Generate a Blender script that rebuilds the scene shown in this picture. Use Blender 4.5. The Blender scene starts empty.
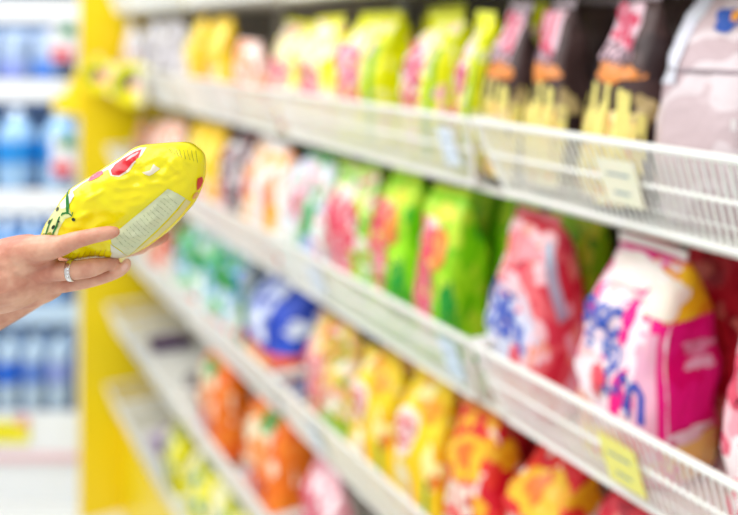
import bpy, bmesh, math, random
from mathutils import Vector, noise, Matrix, Euler
C = bpy.context.scene
COL = C.collection
# ---------------------------------------------------------------- camera
H_CAM = 2.45
F_PX = 900.0
cd = bpy.data.cameras.new('camera')
cam = bpy.data.objects.new('camera', cd); COL.objects.link(cam)
cam.location = (0, 0, H_CAM); cam.rotation_euler = (math.radians(90), 0, 0)
cd.sensor_width = 36.0; cd.lens = F_PX / 738 * 36.0
cd.shift_y = -222.5 / 738
cd.clip_start = 0.02; cd.clip_end = 60
cd.dof.use_dof = True; cd.dof.focus_distance = 0.872; cd.dof.aperture_fstop = 1.8
C.camera = cam
# ---------------------------------------------------------------- light
w = bpy.data.worlds.new('store_light'); C.world = w; w.use_nodes = True
w.node_tree.nodes['Background'].inputs[0].default_value = (0.97, 0.985, 1.0, 1)
w.node_tree.nodes['Background'].inputs[1].default_value = 0.68
def area(name, loc, rot, sx, sy, power, col=(1, 1, 1)):
    l = bpy.data.lights.new(name, 'AREA'); l.shape = 'RECTANGLE'; l.size = sx; l.size_y = sy
    l.energy = power; l.color = col
    o = bpy.data.objects.new(name, l); COL.objects.link(o); o.location = loc; o.rotation_euler = rot
    return o
area('ceiling_tubes_aisle', (-1.5, 1.0, 4.2), (0, math.radians(-22), math.radians(27)), 2.2, 6.0, 95)
area('ceiling_tubes_cross', (-2.6, 2.2, 4.3), (math.radians(50), 0, math.radians(0)), 3.0, 1.2, 45)
C.view_settings.view_transform = 'Standard'; C.view_settings.look = 'None'
C.view_settings.gamma = 1.0; C.view_settings.use_curve_mapping = False
C.view_settings.exposure = 0.2

# ---------------------------------------------------------------- materials
def srgb(c):
    if isinstance(c, str):
        c = tuple(int(c[i:i+2], 16) / 255 for i in (0, 2, 4))
    return tuple((v / 12.92 if v <= 0.04045 else ((v + 0.055) / 1.055) ** 2.4) for v in c) + (1,)
MATS = {}
def mat(c, rough=0.45, metal=0.0, bump=0.0, bscale=60, sub=0.0, trans=0.0, name=None):
    key = ('m', c, rough, metal, bump, bscale, sub, trans)
    if key in MATS: return MATS[key]
    m = bpy.data.materials.new(name or 'surface_' + str(c)); m.use_nodes = True
    nt = m.node_tree; b = nt.nodes['Principled BSDF']
    b.inputs['Base Color'].default_value = srgb(c); b.inputs['Roughness'].default_value = rough
    b.inputs['Metallic'].default_value = metal
    b.inputs['Transmission Weight'].default_value = trans
    if sub:
        b.inputs['Subsurface Weight'].default_value = sub
        b.inputs['Subsurface Radius'].default_value = (1.0, 0.35, 0.2); b.inputs['Subsurface Scale'].default_value = 0.006
    tc = nt.nodes.new('ShaderNodeTexCoord')
    n = nt.nodes.new('ShaderNodeTexNoise'); n.inputs['Scale'].default_value = bscale
    nt.links.new(tc.outputs['Object'], n.inputs['Vector'])
    # faint procedural variation of tone
    mx = nt.nodes.new('ShaderNodeMix'); mx.data_type = 'RGBA'; mx.blend_type = 'MULTIPLY'
    mx.inputs[0].default_value = 0.12
    mx.inputs[6].default_value = srgb(c); nt.links.new(n.outputs['Color'], mx.inputs[7])
    nt.links.new(mx.outputs[2], b.inputs['Base Color'])
    if bump:
        bp = nt.nodes.new('ShaderNodeBump'); bp.inputs['Strength'].default_value = bump; bp.inputs['Distance'].default_value = 0.004
        nt.links.new(n.outputs['Fac'], bp.inputs['Height']); nt.links.new(bp.outputs['Normal'], b.inputs['Normal'])
    MATS[key] = m; return m
def pm(c1, c2, c3, scale=22, rough=0.3, cut=(0.47, 0.56), extra=None):
    """printed plastic film: three print colours in irregular patches"""
    key = ('p', c1, c2, c3, scale, rough, cut, extra)
    if key in MATS: return MATS[key]
    m = bpy.data.materials.new('printed_film_' + c1); m.use_nodes = True
    nt = m.node_tree; b = nt.nodes['Principled BSDF']; b.inputs['Roughness'].default_value = rough + .06; b.inputs['Specular IOR Level'].default_value = .35
    tc = nt.nodes.new('ShaderNodeTexCoord'); n = nt.nodes.new('ShaderNodeTexNoise')
    n.inputs['Scale'].default_value = scale; n.inputs['Detail'].default_value = 1.5
    nt.links.new(tc.outputs['Object'], n.inputs['Vector'])
    cr = nt.nodes.new('ShaderNodeValToRGB'); cr.color_ramp.interpolation = 'CONSTANT'
    e = cr.color_ramp.elements; e[0].position = 0; e[0].color = srgb(c1); e[1].position = cut[0]; e[1].color = srgb(c2)
    x = e.new(cut[1]); x.color = srgb(c3)
    nt.links.new(n.outputs['Fac'], cr.inputs['Fac']); nt.links.new(cr.outputs['Color'], b.inputs['Base Color'])
    if extra:                                   # small printed marks in two or more accent colours
        last = cr.outputs['Color']
        for j, (cx, sc_, lim) in enumerate(extra):
            mp = nt.nodes.new('ShaderNodeMapping'); mp.inputs['Location'].default_value = (3.1*j+1, 7.7*j, 2.3)
            mp.inputs['Scale'].default_value = (1, 1, .75)
            nt.links.new(tc.outputs['Object'], mp.inputs['Vector'])
            q = nt.nodes.new('ShaderNodeTexNoise'); q.inputs['Scale'].default_value = sc_; q.inputs['Detail'].default_value = 1
            nt.links.new(mp.outputs[0], q.inputs['Vector'])
            g = nt.nodes.new('ShaderNodeMath'); g.operation = 'GREATER_THAN'; g.inputs[1].default_value = lim
            nt.links.new(q.outputs['Fac'], g.inputs[0])
            x_ = nt.nodes.new('ShaderNodeMix'); x_.data_type = 'RGBA'
            nt.links.new(g.outputs[0], x_.inputs[0]); nt.links.new(last, x_.inputs[6]); x_.inputs[7].default_value = srgb(cx)
            last = x_.outputs[2]
        nt.links.new(last, b.inputs['Base Color'])
    n2 = nt.nodes.new('ShaderNodeTexNoise'); n2.inputs['Scale'].default_value = 28
    nt.links.new(tc.outputs['Object'], n2.inputs['Vector'])
    bp = nt.nodes.new('ShaderNodeBump'); bp.inputs['Strength'].default_value = 0.5; bp.inputs['Distance'].default_value = 0.01
    nt.links.new(n2.outputs['Fac'], bp.inputs['Height']); nt.links.new(bp.outputs['Normal'], b.inputs['Normal'])
    MATS[key] = m; return m

# ---------------------------------------------------------------- helpers
def link(name, me, m, parent=None, smooth=False, kind=None):
    o = bpy.data.objects.new(name, me); COL.objects.link(o)
    if m is not None and not me.materials: me.materials.append(m)
    if smooth:
        for p in me.polygons: p.use_smooth = True
    if parent is not None: o.parent = parent
    if kind: o['kind'] = kind
    return o
def mesh(name, V, F, m, parent=None, smooth=False, kind=None):
    me = bpy.data.meshes.new(name); me.from_pydata([tuple(v) for v in V], [], F); me.validate(); me.update()
    return link(name, me, m, parent, smooth, kind)
def tag(o, label, cat, group=None):
    o['label'] = label; o['category'] = cat
    if group: o['group'] = group
    return o
def empty(name, loc, rz=0.0):
    o = bpy.data.objects.new(name, None); COL.objects.link(o); o.location = loc; o.rotation_euler = (0, 0, rz); o.empty_display_size = .05
    return o
def boxes(lst):
    V, F = [], []
    for (x0, x1, y0, y1, z0, z1) in lst:
        i = len(V)
        V += [(x0,y0,z0),(x1,y0,z0),(x1,y1,z0),(x0,y1,z0),(x0,y0,z1),(x1,y0,z1),(x1,y1,z1),(x0,y1,z1)]
        F += [tuple(i+k for k in f) for f in ((0,3,2,1),(4,5,6,7),(0,1,5,4),(1,2,6,5),(2,3,7,6),(3,0,4,7))]
    return V, F
def box(name, b, m, parent=None, kind=None, bevel=0.0):
    V, F = boxes([b]); o = mesh(name, V, F, m, parent, kind=kind)
    if bevel:
        md = o.modifiers.new('edge', 'BEVEL'); md.width = bevel; md.segments = 2
    return o
def tube(V, F, a, b, r, n=6):
    a, b = Vector(a), Vector(b); d = (b - a).normalized()
    u = d.orthogonal().normalized(); v = d.cross(u); i = len(V)
    for P in (a, b):
        for k in range(n):
            t = 2 * math.pi * k / n
            V.append(P + r * (u * math.cos(t) + v * math.sin(t)))
    for k in range(n):
        k2 = (k + 1) % n
        F.append((i + k, i + k2, i + n + k2, i + n + k))
    F.append(tuple(i + n - 1 - k for k in range(n))); F.append(tuple(i + n + k for k in range(n)))
def lathe(profile, n=20):
    V, F = [], []
    for r, z in profile:
        for k in range(n):
            t = 2 * math.pi * k / n; V.append((r * math.cos(t), r * math.sin(t), z))
    for j in range(len(profile) - 1):
        for k in range(n):
            k2 = (k + 1) % n
            F.append((j*n+k, j*n+k2, (j+1)*n+k2, (j+1)*n+k))
    F.append(tuple(range(n))[::-1]); F.append(tuple((len(profile)-1)*n + k for k in range(n)))
    return V, F
def prism(pts, y0, y1):
    """outline in x,z given thickness along y"""
    n = len(pts); V = [(x, y0, z) for x, z in pts] + [(x, y1, z) for x, z in pts]
    F = [tuple(range(n)), tuple(range(2*n-1, n-1, -1))] + [(k, n+k, n+(k+1) % n, (k+1) % n) for k in range(n)]
    return V, F

# ---------------------------------------------------------------- room
mesh('floor', [(-6,-2,0),(5,-2,0),(5,8,0),(-6,8,0)], [(0,1,2,3)], mat('eef1f0', 0.12), kind='structure')
box('wall_back', (-6, 5, 7.0, 7.1, 0, 4.6), mat('e8ecee', 0.6), kind='structure')

# ---------------------------------------------------------------- shelving unit frame of reference
TH = math.atan(469 / 900.0); CT, ST = math.cos(TH), math.sin(TH)
RZ = TH - math.pi / 2
X0 = 1.05
def G(s, v, z=0.0):            # s metres along the aisle, v metres into the shelf
    return Vector((X0 - s * ST + v * CT, s * CT + v * ST, z))
RIMS = {0: H_CAM + .245, 1: H_CAM - .1575, 2: H_CAM - .567, 3: H_CAM - .966, 4: H_CAM - 1.3755, 5: H_CAM - 1.785}
END = 5.18; NEAR = 0.86; DEPTH = 0.46
white_wire = mat('f4f4ec', 0.35); cream = mat('ece9dc', 0.5); dark_back = mat('8d857c', 0.7)
yellow_paint = mat('f7d800', 0.35)
su = empty('shelving_unit', G(NEAR, 0), RZ)
tag(su, 'long white supermarket shelving unit of six levels running down the right side of the aisle', 'shelf')
# local x runs towards the camera, local y into the shelf
L = END - NEAR
for k, rz in RIMS.items():
    box('shelf_deck', (-L, 0, .06, DEPTH, rz - .142, rz - .130), cream, su)
box('back_panel', (-L, 0, DEPTH, DEPTH + .03, 0.02, 3.15), dark_back, su)
box('plinth', (-L, 0, .08, DEPTH, 0, .50), yellow_paint, su)['label'] = 'yellow plinth board'
for s in (0.86, 1.87, 2.88, 3.89, 4.90):
    box('upright', (-(s - NEAR) - .02, -(s - NEAR) + .02, DEPTH - .035, DEPTH - .002, 0.0, 3.1), white_wire, su)
ep = box('end_panel', (-L - .035, -L, -.125, DEPTH + .03, 0, 3.15), yellow_paint, su)
ep['label'] = 'bright yellow end panel'
# yellow flared arm of the end panel
fl = mesh('flared_flag', *prism([(-.0, .0), (-.0, -.26), (-.135, -.24), (-.14, -.17), (-.075, -.14), (-.03, -.05)], -.006, .006), yellow_paint, su)
fl.matrix_parent_inverse = Matrix.Identity(4)
fl.rotation_euler = (0, 0, math.pi/2 - TH + 0)
# place flag: world G(END,-.165) in local coordinates (x=-L-.018, y=-.165)
fl.location = (-L - .018, -.123, H_CAM - .15)

# ---------------------------------------------------------------- wire baskets
def basket_meshes(Lx=1.0):
    """wire basket: local x from -Lx (far) to 0 (near), y into shelf, z=0 rim, floor at -.122; sides taper inwards"""
    T = .045; D = .44; Hb = -.128
    rim, grid, floor = ([], []), ([], []), ([], [])
    x0, x1 = -Lx + .004, -.004
    top = [(x0, 0, 0), (x1, 0, 0), (x1, D, 0), (x0, D, 0)]
    bot = [(x0+T, T, Hb), (x1-T, T, Hb), (x1-T, D, Hb), (x0+T, D, Hb)]
    for k in range(4): tube(*rim, top[k], top[(k+1) % 4], .0065, 8)
    mid = [Vector(a).lerp(Vector(b), .46) for a, b in zip(top, bot)]
    for k in range(4): tube(*rim, mid[k], mid[(k+1) % 4], .0042, 6)
    for k in range(4): tube(*rim, bot[k], bot[(k+1) % 4], .005, 6)
    for k in range(4): tube(*rim, top[k], bot[k], .0055, 6)
    n = int(Lx / .0145)
    for k in range(1, n):
        a = Vector(top[0]).lerp(Vector(top[1]), k/n); b = Vector(bot[0]).lerp(Vector(bot[1]), k/n)
        tube(*grid, a, b, .0023, 4)
    for q in (.74,):
        a = Vector(top[0]).lerp(Vector(bot[0]), q); b = Vector(top[1]).lerp(Vector(bot[1]), q)
        tube(*grid, a, b, .0014, 4)
    for s in (0, 1):
        A, B = (top[0], top[3]) if s == 0 else (top[1], top[2]); P, Q = (bot[0], bot[3]) if s == 0 else (bot[1], bot[2])
        for k in range(1, 24):
            tube(*grid, Vector(A).lerp(Vector(B), k/24), Vector(P).lerp(Vector(Q), k/24), .0017, 4)
    V, F = boxes([(x0+T, x1-T, T, D, Hb, Hb + .006)])
    out = []
    for nm, (v, f) in (('rim', rim), ('wire_grid', grid), ('basket_floor', (V, F))):
        me = bpy.data.meshes.new(nm); me.from_pydata([tuple(q) for q in v], [], f); me.update(); me.materials.append(white_wire); out.append((nm, me))
    return out
BM = basket_meshes(1.0); BS = basket_meshes(.27)
row_words = {0: 'topmost row', 1: 'brown-bag row', 2: 'green-bag row',
             3: 'blue-bag row', 4: 'orange-bag row', 5: 'lowest row'}
bay_words = {.86: 'nearest bay at the right edge', 1.87: 'second bay from the camera', 2.88: 'third bay from the camera',
             3.89: 'fourth bay from the camera', 4.90: 'short last bay beside the yellow panel'}
for k, rz in RIMS.items():
    for s in (.86, 1.87, 2.88, 3.89, 4.90):
        if (k == 0 and s < 2) or (k >= 4 and s < 1.5) or (k == 5 and s < 2.5): continue
        e = empty('wire_basket', G(s, 0, rz), RZ)
        for nm, me in (BS if s > 4.5 else BM): link(nm, me, None, e)
        tag(e, 'wire basket, %s, %s' % (row_words[k], bay_words[s]), 'basket', 'white wire shelf baskets')
# ---------------------------------------------------------------- price tags clipped to the basket fronts
def price_tag(s, k, wd, ht, drop, c, label, lines=2):
    e = empty('price_tag', G(s, 0, RIMS[k] - drop), RZ)
    tilt = math.atan(.045 / .128)
    sh = math.tan(tilt)
    y0 = drop * .045 / .128 - .012
    a = [(-wd/2, y0, 0), (wd/2, y0, 0), (wd/2, y0 + ht*sh, -ht), (-wd/2, y0 + ht*sh, -ht)]
    V = a + [(x, y+.002, z) for x, y, z in a]
    F = [(0,3,2,1), (4,5,6,7), (0,1,5,4), (1,2,6,5), (2,3,7,6), (3,0,4,7)]
    mesh('card', V, F, mat(c, .4), e)
    for j in range(lines):
        z = -ht * (.3 + .4 * j / max(1, lines-1)); hh = ht * .06; ww = wd * (.32 if j == 0 else .22)
        f = lambda q: y0 - q*sh
        V = [(-ww, f(z) - .0012, z), (ww, f(z) - .0012, z), (ww, f(z-hh) - .0012, z-hh), (-ww, f(z-hh) - .0012, z-hh)]
        mesh('printed_line', V, [(0, 3, 2, 1)], mat('9fb0b4', .5), e)
    return tag(e, label, 'price tag', 'price tags on the basket rims')
price_tag(1.957, 1, .055, .075, .02, 'e6f1fb', 'pale blue-white price card on the top basket below the lime bag')
price_tag(1.49, 1, .075, .07, .025, 'f3f1d4', 'large cream price card on the top near basket below the brown bags')
price_tag(3.25, 1, .07, .07, .02, 'f6f4ea', 'small off-white price card on the top far basket below the yellow bags')
price_tag(1.945, 2, .06, .08, .015, 'd9ebfa', 'pale blue price card on the middle basket below the tallest green bag')
price_tag(2.58, 2, .09, .075, .02, 'e3eefa', 'faint blue price card on the middle basket below the white and green bag')
price_tag(1.49, 2, .075, .075, .03, 'f7f27a', 'yellow price card on the middle near basket below the pink bags')
price_tag(2.59, 3, .08, .08, .02, 'dbe8f4', 'pale blue-grey price card on the basket below the yellow and pink bag')
price_tag(4.75, 3, .20, .08, .02, 'cfdcf2', 'long pale blue price strip on the far end of the third basket row')
price_tag(4.35, 5, .55, .10, .01, 'd3def2', 'long pale blue price strip on the lowest basket row by the yellow panel')
price_tag(4.6, 4, .34, .09, .015, 'dce4f2', 'long whitish price strip on the fourth basket row near the yellow panel')

# ---------------------------------------------------------------- bags
def wob(P, f, seed):
    return noise.noise(Vector((P[0]*f*1.3 + seed*3.7, P[1]*f + seed*1.3, P[2]*f - seed*2.1)))
class Bag:
    def __init__(s, w, t, h, seed, n=4.2, gable=.66, amp=.012, lean=0.0, bow=0.0, taper=.08, back=.03):
        s.taper, s.back = taper, back
        s.a, s.b, s.h, s.seed, s.n, s.g, s.amp, s.lean, s.bow = w/2, t/2, h, seed, n, gable, amp, lean, bow
    def half(s, q):
        g = s.g
        if q < .08: k = .78 + .22 * math.sin(q/.08*math.pi/2)
        else: k = 1.0
        a = s.a * k * (1 - .03 * q); b = s.b * k * (1 + .10 * math.sin(min(1, q/g) * math.pi))
        if q > g:
            u = min(1, (q - g) / (.94 - g)); u = u ** 1.15
            b = b * (1 - u) + .0022 * u; a = a * (1 - .02*u)
        a *= 1 - s.taper * max(0, q - .25) ** 1.3 / .69
        return max(a, .004), max(b, .0022)
    def base(s, face, p, q):
        a, b = s.half(q); n = s.n if q < .9 else 2.6
        if face == 'F': x, y = a*p, -b * max(0, 1 - abs(p)**n) ** (1/n)
        elif face == 'S': y, x = b*p, a * max(0, 1 - abs(p)**n) ** (1/n)
        else:
            c, d = math.cos(p), math.sin(p)
            x = a * math.copysign(abs(c) ** (2/n), c); y = b * math.copysign(abs(d) ** (2/n), d)
        return x, y, q * s.h, a, b
    def pt(s, face, p, q, off=0.0):
        x, y, z, a, b = s.base(face, p, q)
        nx, ny = x/(a*a), y/(b*b); l = math.hypot(nx, ny) or 1
        P = (x, y, z)
        d = s.amp * (1.3 * wob(P, 8, s.seed+9) + wob(P, 14, s.seed) + .5 * wob(P, 34, s.seed+5))
        if q > .93: d *= .35
        d += off
        sway = .012 * wob((0, 0, z), 5, s.seed) * q
        x *= 1 + .10 * max(0, q - .6) * wob((0, 0, 0), 1, s.seed + 4)
        return (x + nx/l*d + s.lean * s.h * q*q + sway, y + ny/l*d + s.bow * s.h * q**3 + s.back * s.h * q*q, z + (.006 * wob((x, 0, 0), 30, s.seed) if q > .8 else 0))
def bag_body(B, m, parent, nm='pouch'):
    N, V, F = 40, [], []
    qs = [0, .015, .04, .08, .14, .2, .27, .34, .41, .48, .55, .62, .68, .73, .77, .81, .85, .88, .91, .935]
    for q in qs:
        for k in range(N): V.append(B.pt('A', 2*math.pi*k/N, q))
    for j in range(len(qs)-1):
        for k in range(N):
            k2 = (k+1) % N; F.append((j*N+k, j*N+k2, (j+1)*N+k2, (j+1)*N+k))
    F.append(tuple(range(N))[::-1]); F.append(tuple((len(qs)-1)*N + k for k in range(N)))
    return mesh(nm, V, F, m, parent, smooth=True)
def bag_seal(B, m, parent):
    V, F = [], []; n = 24
    for q in (.93, .95, .97, .985, 1.0):
        for side in (-1, 1):
            for k in range(n+1):
                p = -1 + 2*k/n
                a, b = B.half(.935); x, y, z = B.pt('F', p*.995, .932)
                rip = .003 * math.sin(k*2.1 + B.seed) * (q-.93)/.07
                V.append((x, y*0 + side*.0016 + B.bow*B.h*q**3 + B.back*B.h*q*q + rip, B.h*(.93 + (q-.93)*.65)))
    m_ = n+1
    for j in range(4):
        for side in (0, 1):
            for k in range(n):
                i = (j*2+side)*m_ + k; i2 = ((j+1)*2+side)*m_ + k
                F.append((i, i+1, i2+1, i2) if side == 0 else (i, i2, i2+1, i+1))
    for k in range(n):
        F.append((8*m_+k, 8*m_+k+1, 9*m_+k+1, 9*m_+k))
    return mesh('top_seal', V, F, m, parent, smooth=True)
def decal(nm, B, face, shape, m, parent, off=.0016):
    """a print on the film: follows the surface of the bag"""
    V, F = [], []
    def P(p, q): return B.pt(face, max(-.985, min(.985, p)), max(.01, min(.93, q)), off)
    kind = shape[0]
    if kind == 'r':
        _, p0, p1, q0, q1 = shape; nx, ny = 8, 12
        for j in range(ny+1):
            for k in range(nx+1): V.append(P(p0+(p1-p0)*k/nx, q0+(q1-q0)*j/ny))
        for j in range(ny):
            for k in range(nx):
                i = j*(nx+1)+k; F.append((i, i+1, i+nx+2, i+nx+1))
    elif kind == 'e':
        _, cx, cy, rx, ry, wobble = shape; nr, na = 4, 24
        V.append(P(cx, cy))
        for r in range(1, nr+1):
            for k in range(na):
                t = 2*math.pi*k/na; rr = r/nr * (1 + wobble * math.sin(3*t + B.seed) + wobble*.7*math.sin(5*t + 2*B.seed))
                V.append(P(cx + rx*rr*math.cos(t), cy + ry*rr*math.sin(t)))
        for k in range(na): F.append((0, 1+k, 1+(k+1) % na))
        for r in range(nr-1):
            for k in range(na):
                k2 = (k+1) % na; i = 1+r*na; F.append((i+k, i+na+k, i+na+k2, i+k2))
    elif kind == 's':       # list of strokes, each (width, [(p,q),...]); widths in units of bag width
        asp = (B.a if face == 'F' else B.b) / B.h
        for wd, pts in shape[1]:
            rs = []
            for a, b in zip(pts[:-1], pts[1:]):
                for j in range(4): rs.append((a[0]+(b[0]-a[0])*j/4, a[1]+(b[1]-a[1])*j/4))
            rs.append(pts[-1]); i0 = len(V)
            for j, (x, y) in enumerate(rs):
                a = rs[max(0, j-1)]; b = rs[min(len(rs)-1, j+1)]
                dx, dy = (b[0]-a[0])*asp, (b[1]-a[1]); l = math.hypot(dx, dy) or 1
                ox, oy = -dy/l * wd/2, dx/l * wd/2 * asp * 1.0
                V.append(P(x+ox, y+oy)); V.append(P(x-ox, y-oy))
            for j in range(len(rs)-1): F.append((i0+2*j, i0+2*j+1, i0+2*j+3, i0+2*j+2))
    return mesh(nm, V, F, m, parent, smooth=True)
def script(cx, cy, wd, hh, n, seed, tilt=0.0, sw=.1):
    """hand-lettered looping characters as strokes"""
    rnd = random.Random(seed); out = []
    for k in range(n):
        x = cx - wd/2 + wd*(k+.5)/n; y = cy + tilt*(k - (n-1)/2); r = wd/n*.42; h2 = hh*rnd.uniform(.4, .6)
        t = rnd.choice('osnl')
        if t == 'o': pts = [(x+r*math.cos(a), y+h2*math.sin(a)) for a in [j*math.pi/4+.6 for j in range(8)]]
        elif t == 's': pts = [(x+r, y+h2*.8), (x, y+h2), (x-r, y+h2*.5), (x, y), (x+r, y-h2*.5), (x, y-h2), (x-r, y-h2*.8)]
        elif t == 'n': pts = [(x-r, y-h2), (x-r, y+h2*.6), (x, y+h2), (x+r, y+h2*.5), (x+r, y-h2)]
        else: pts = [(x-r*.4, y+h2*1.3), (x-r*.5, y-h2*.6), (x+r*.2, y-h2), (x+r, y-h2*.6)]
        out.append((sw, pts))
    return ('s', out)

def art(kind, B, e, sd):
    D = lambda nm, f, sh, c, off=.0016, ro=.35: decal(nm, B, f, sh, c if not isinstance(c, str) else mat(c, ro), e, off)
    if kind == 'lime':
        D('print_panel', 'F', ('r', -.95, .35, .1, .86), pm('f3e2dc', 'f7ef4a', 'f4c0cc', 30), .0012)
        D('logo', 'F', ('e', -.3, .62, .5, .17, .14), 'f6d3de', .0022)
        D('lettering', 'F', script(-.28, .62, 1.1, .17, 3, sd, -.05, .2), 'd43a5e', .003)
        D('lettering', 'F', script(-.15, .40, 1.0, .13, 3, sd+3, -.03, .17), 'dd5570', .003)
        D('side_stripe', 'F', ('r', .62, .82, .05, .75), '6fae1a', .002)
        D('top_patch', 'F', ('e', .1, .83, .5, .06, .1), 'f8f3a8', .002)
        D('side_stripe', 'S', ('r', -.1, .12, .12, .6), 'a3b800', .002)
    elif kind == 'limep':
        D('print_panel', 'F', ('e', -.1, .42, .8, .34, .12), pm('f2dfd6', 'ee9fb0', 'f5ef7a', 26), .0012)
        D('lettering', 'F', script(-.05, .46, 1.4, .2, 4, sd, -.02, .16), 'dc5670', .003)
        D('picture', 'F', ('e', .1, .74, .6, .1, .2), 'f9f6bb', .002)
    elif kind == 'chips':
        D('logo', 'F', ('r', -.85, .45, .66, .92), 'f0c9d4', .0012)
        D('lettering', 'F', script(-.2, .81, 1.1, .17, 3, sd, -.03, .16), 'dd3a62', .003)
        D('lettering', 'F', script(-.15, .68, 1.1, .07, 4, sd+1, -.01, .09), '6a4a58', .003)
        D('picture', 'F', ('e', .05, .61, .8, .05, .15), 'e58a3a', .0025)
        V = [(.17, [(-.85 + j*.19, .12), (-.85 + j*.19 + .12*math.sin(j*2.3), .50 + .06*math.sin(j*1.9))]) for j in range(10)]
        D('picture', 'F', ('r', -.92, .92, .04, .44), pm('ead37a', 'f1b66a', 'f6ecae', 30), .002)
        D('picture', 'F', ('s', V), 'f5e680', .0035)
        D('picture', 'S', ('e', -.5, .45, .45, .07, .2), 'b8a06a', .002)
    elif kind == 'mauve':
        D('logo', 'F', ('e', .35, .80, .30, .045, .15), '2c57ae', .0028)
        D('logo', 'F', ('e', .5, .815, .12, .02, .1), 'f0a23c', .004)
        D('print_panel', 'F', ('r', -.95, -.35, .55, .92), 'dfe0ea', .002)
        D('strip', 'S', ('r', -.9, .9, .40, .44), 'f4ecec', .002)
        D('strip', 'F', ('r', -.9, .9, .60, .615), '8d7a80', .002)
    elif kind == 'green':
        D('print_panel', 'F', ('r', -.95, .25, .12, .80), pm('f6d9d6', 'f7b9c4', 'dff07a', 30), .0012)
        D('lettering', 'F', script(-.35, .68, 1.0, .16, 2, sd, -.03, .28), 'e23a55', .003)
        D('lettering', 'F', script(-.30, .50, 1.0, .16, 2, sd+2, -.03, .28), 'e5506a', .003)
        D('lettering', 'F', script(-.15, .33, .8, .12, 2, sd+4, -.03, .24), 'e5607a', .003)
        D('picture', 'F', ('e', .45, .66, .3, .12, .06), 'f08a3c', .0026)
        D('picture', 'F', ('e', .0, .16, .5, .06, .15), 'f2f5df', .0024)
        D('leaf_print', 'F', ('s', [(.30, [(.72, .45), (.66, .33), (.74, .22), (.85, .15)])]), '129a28', .003)
        D('leaf_print', 'S', ('s', [(.20, [(-.86, .5), (-.7, .3), (-.5, .14)])]), '1aa32a', .003)
        D('top_patch', 'F', ('e', .25, .84, .5, .05, .15), 'f6ee3e', .002)
        D('top_patch', 'S', ('e', -.2, .83, .5, .05, .1), 'c9ee38', .002)
    elif kind == 'lgreen':
        D('print_panel', 'F', ('e', -.1, .5, .8, .33, .1), 'f7e4e2', .0012)
        D('lettering', 'F', script(-.1, .66, 1.4, .15, 3, sd, -.02, .24), 'e24a62', .003)
        D('lettering', 'F', script(0, .48, 1.2, .15, 3, sd+1, -.03, .22), 'dd3f58', .003)
        D('lettering', 'F', script(.1, .32, .8, .1, 2, sd+2, -.03, .2), 'e56a80', .003)
        D('leaf_print', 'F', ('e', .5, .3, .3, .1, .2), 'a8e01e', .003)
        D('leaf_print', 'F', ('e', .6, .14, .3, .06, .2), '2fae2f', .003)
    elif kind == 'wgreen':
        D('leaf_print', 'F', ('s', [(.42, [(.75, .80), (.55, .6), (.35, .42), (-.1, .28)])]), '12a03a', .003)
        D('logo', 'F', ('e', -.35, .58, .4, .15, .2), 'ef9fb2', .0022)
        D('lettering', 'F', script(-.35, .58, .7, .12, 2, sd, 0, .2), 'dc4a68', .003)
        D('leaf_print', 'F', ('e', 0, .15, .4, .06, .2), '1f9a9a', .003)
        D('picture', 'F', ('e', .5, .3, .3, .1, .2), 'b7c6ee', .003)
    elif kind == 'worange':
        D('picture', 'F', ('e', .1, .62, .5, .12, .2), 'f3a56a', .002)
        D('picture', 'F', ('e', .1, .38, .55, .13, .2), 'f8b62c', .002)
        D('lettering', 'F', script(-.3, .5, .7, .18, 2, sd, 0, .18), 'ea6a74', .003)
        D('picture', 'F', ('e', .2, .15, .5, .07, .2), 'ee5a40', .002)
    elif kind == 'dark':
        D('logo', 'F', ('r', -.9, .5, .28, .5), 'f2d4d4', .002)
        D('print_panel', 'F', ('r', -.95, .6, .04, .28), 'e2453a', .002)
        D('lettering', 'F', script(-.2, .4, 1.0, .1, 3, sd, 0, .14), 'd2303c', .003)
    elif kind == 'redblue':
        D('print_panel', 'F', ('e', -.05, .40, .9, .30, .06), 'f4ccd2', .0012)
        D('logo', 'F', ('e', -.05, .43, .8, .19, .1), 'd9def2', .002)
        D('lettering', 'F', script(-.3, .54, .9, .12, 3, sd, -.02, .15), '3450b0', .003)
        D('lettering', 'F', script(0, .42, 1.2, .10, 4, sd+1, -.02, .12), '3a58bc', .003)
        D('top_patch', 'F', ('e', 0, .80, .7, .07, .2), 'f48a92', .002)
        D('picture', 'F', ('e', .0, .14, .8, .07, .2), 'f3b08c', .002)
        D('label_strip', 'S', ('s', [(.34, [(-.75, .86), (-.45, .66), (-.15, .5)])]), 'b9c0d2', .003)
    elif kind == 'hotpink':
        D('print_panel', 'F', ('r', -.97, .97, .05, .92), pm('f3d9e2', 'f9e9ee', 'f6c9c6', 12), .0012)
        D('lettering', 'F', script(-.35, .66, .9, .11, 3, sd, -.012, .11), '3355b8', .003)
        D('lettering', 'F', script(-.2, .54, .8, .07, 4, sd+1, -.01, .08), '5f7ccc', .003)
        D('lettering', 'F', script(.35, .40, .8, .12, 3, sd+2, -.02, .10), '2a49b0', .003)
        D('logo', 'F', ('e', -.45, .38, .35, .1, .06), 'fbeff2', .002)
        D('picture', 'F', ('e', -.2, .40, .16, .07, .2), 'ea4c5e', .0035)
        D('picture', 'F', ('e', .1, .12, .85, .09, .15), 'f7dc6a', .003)
        D('picture', 'F', ('e', -.6, .24, .35, .08, .15), 'f4a98e', .0024)
        D('picture', 'F', ('e', .55, .22, .3, .07, .15), 'ee7f92', .0024)
        D('top_patch', 'F', ('e', .0, .86, .8, .06, .1), 'fdf3ea', .0035)
        D('top_patch', 'S', ('r', -.98, .98, .70, .93), pm('f6a51c', 'fbc81e', 'fdd62a', 14), .002)
        D('top_patch', 'S', ('e', -.75, .80, .5, .08, .2), 'fff2e0', .004)
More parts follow.
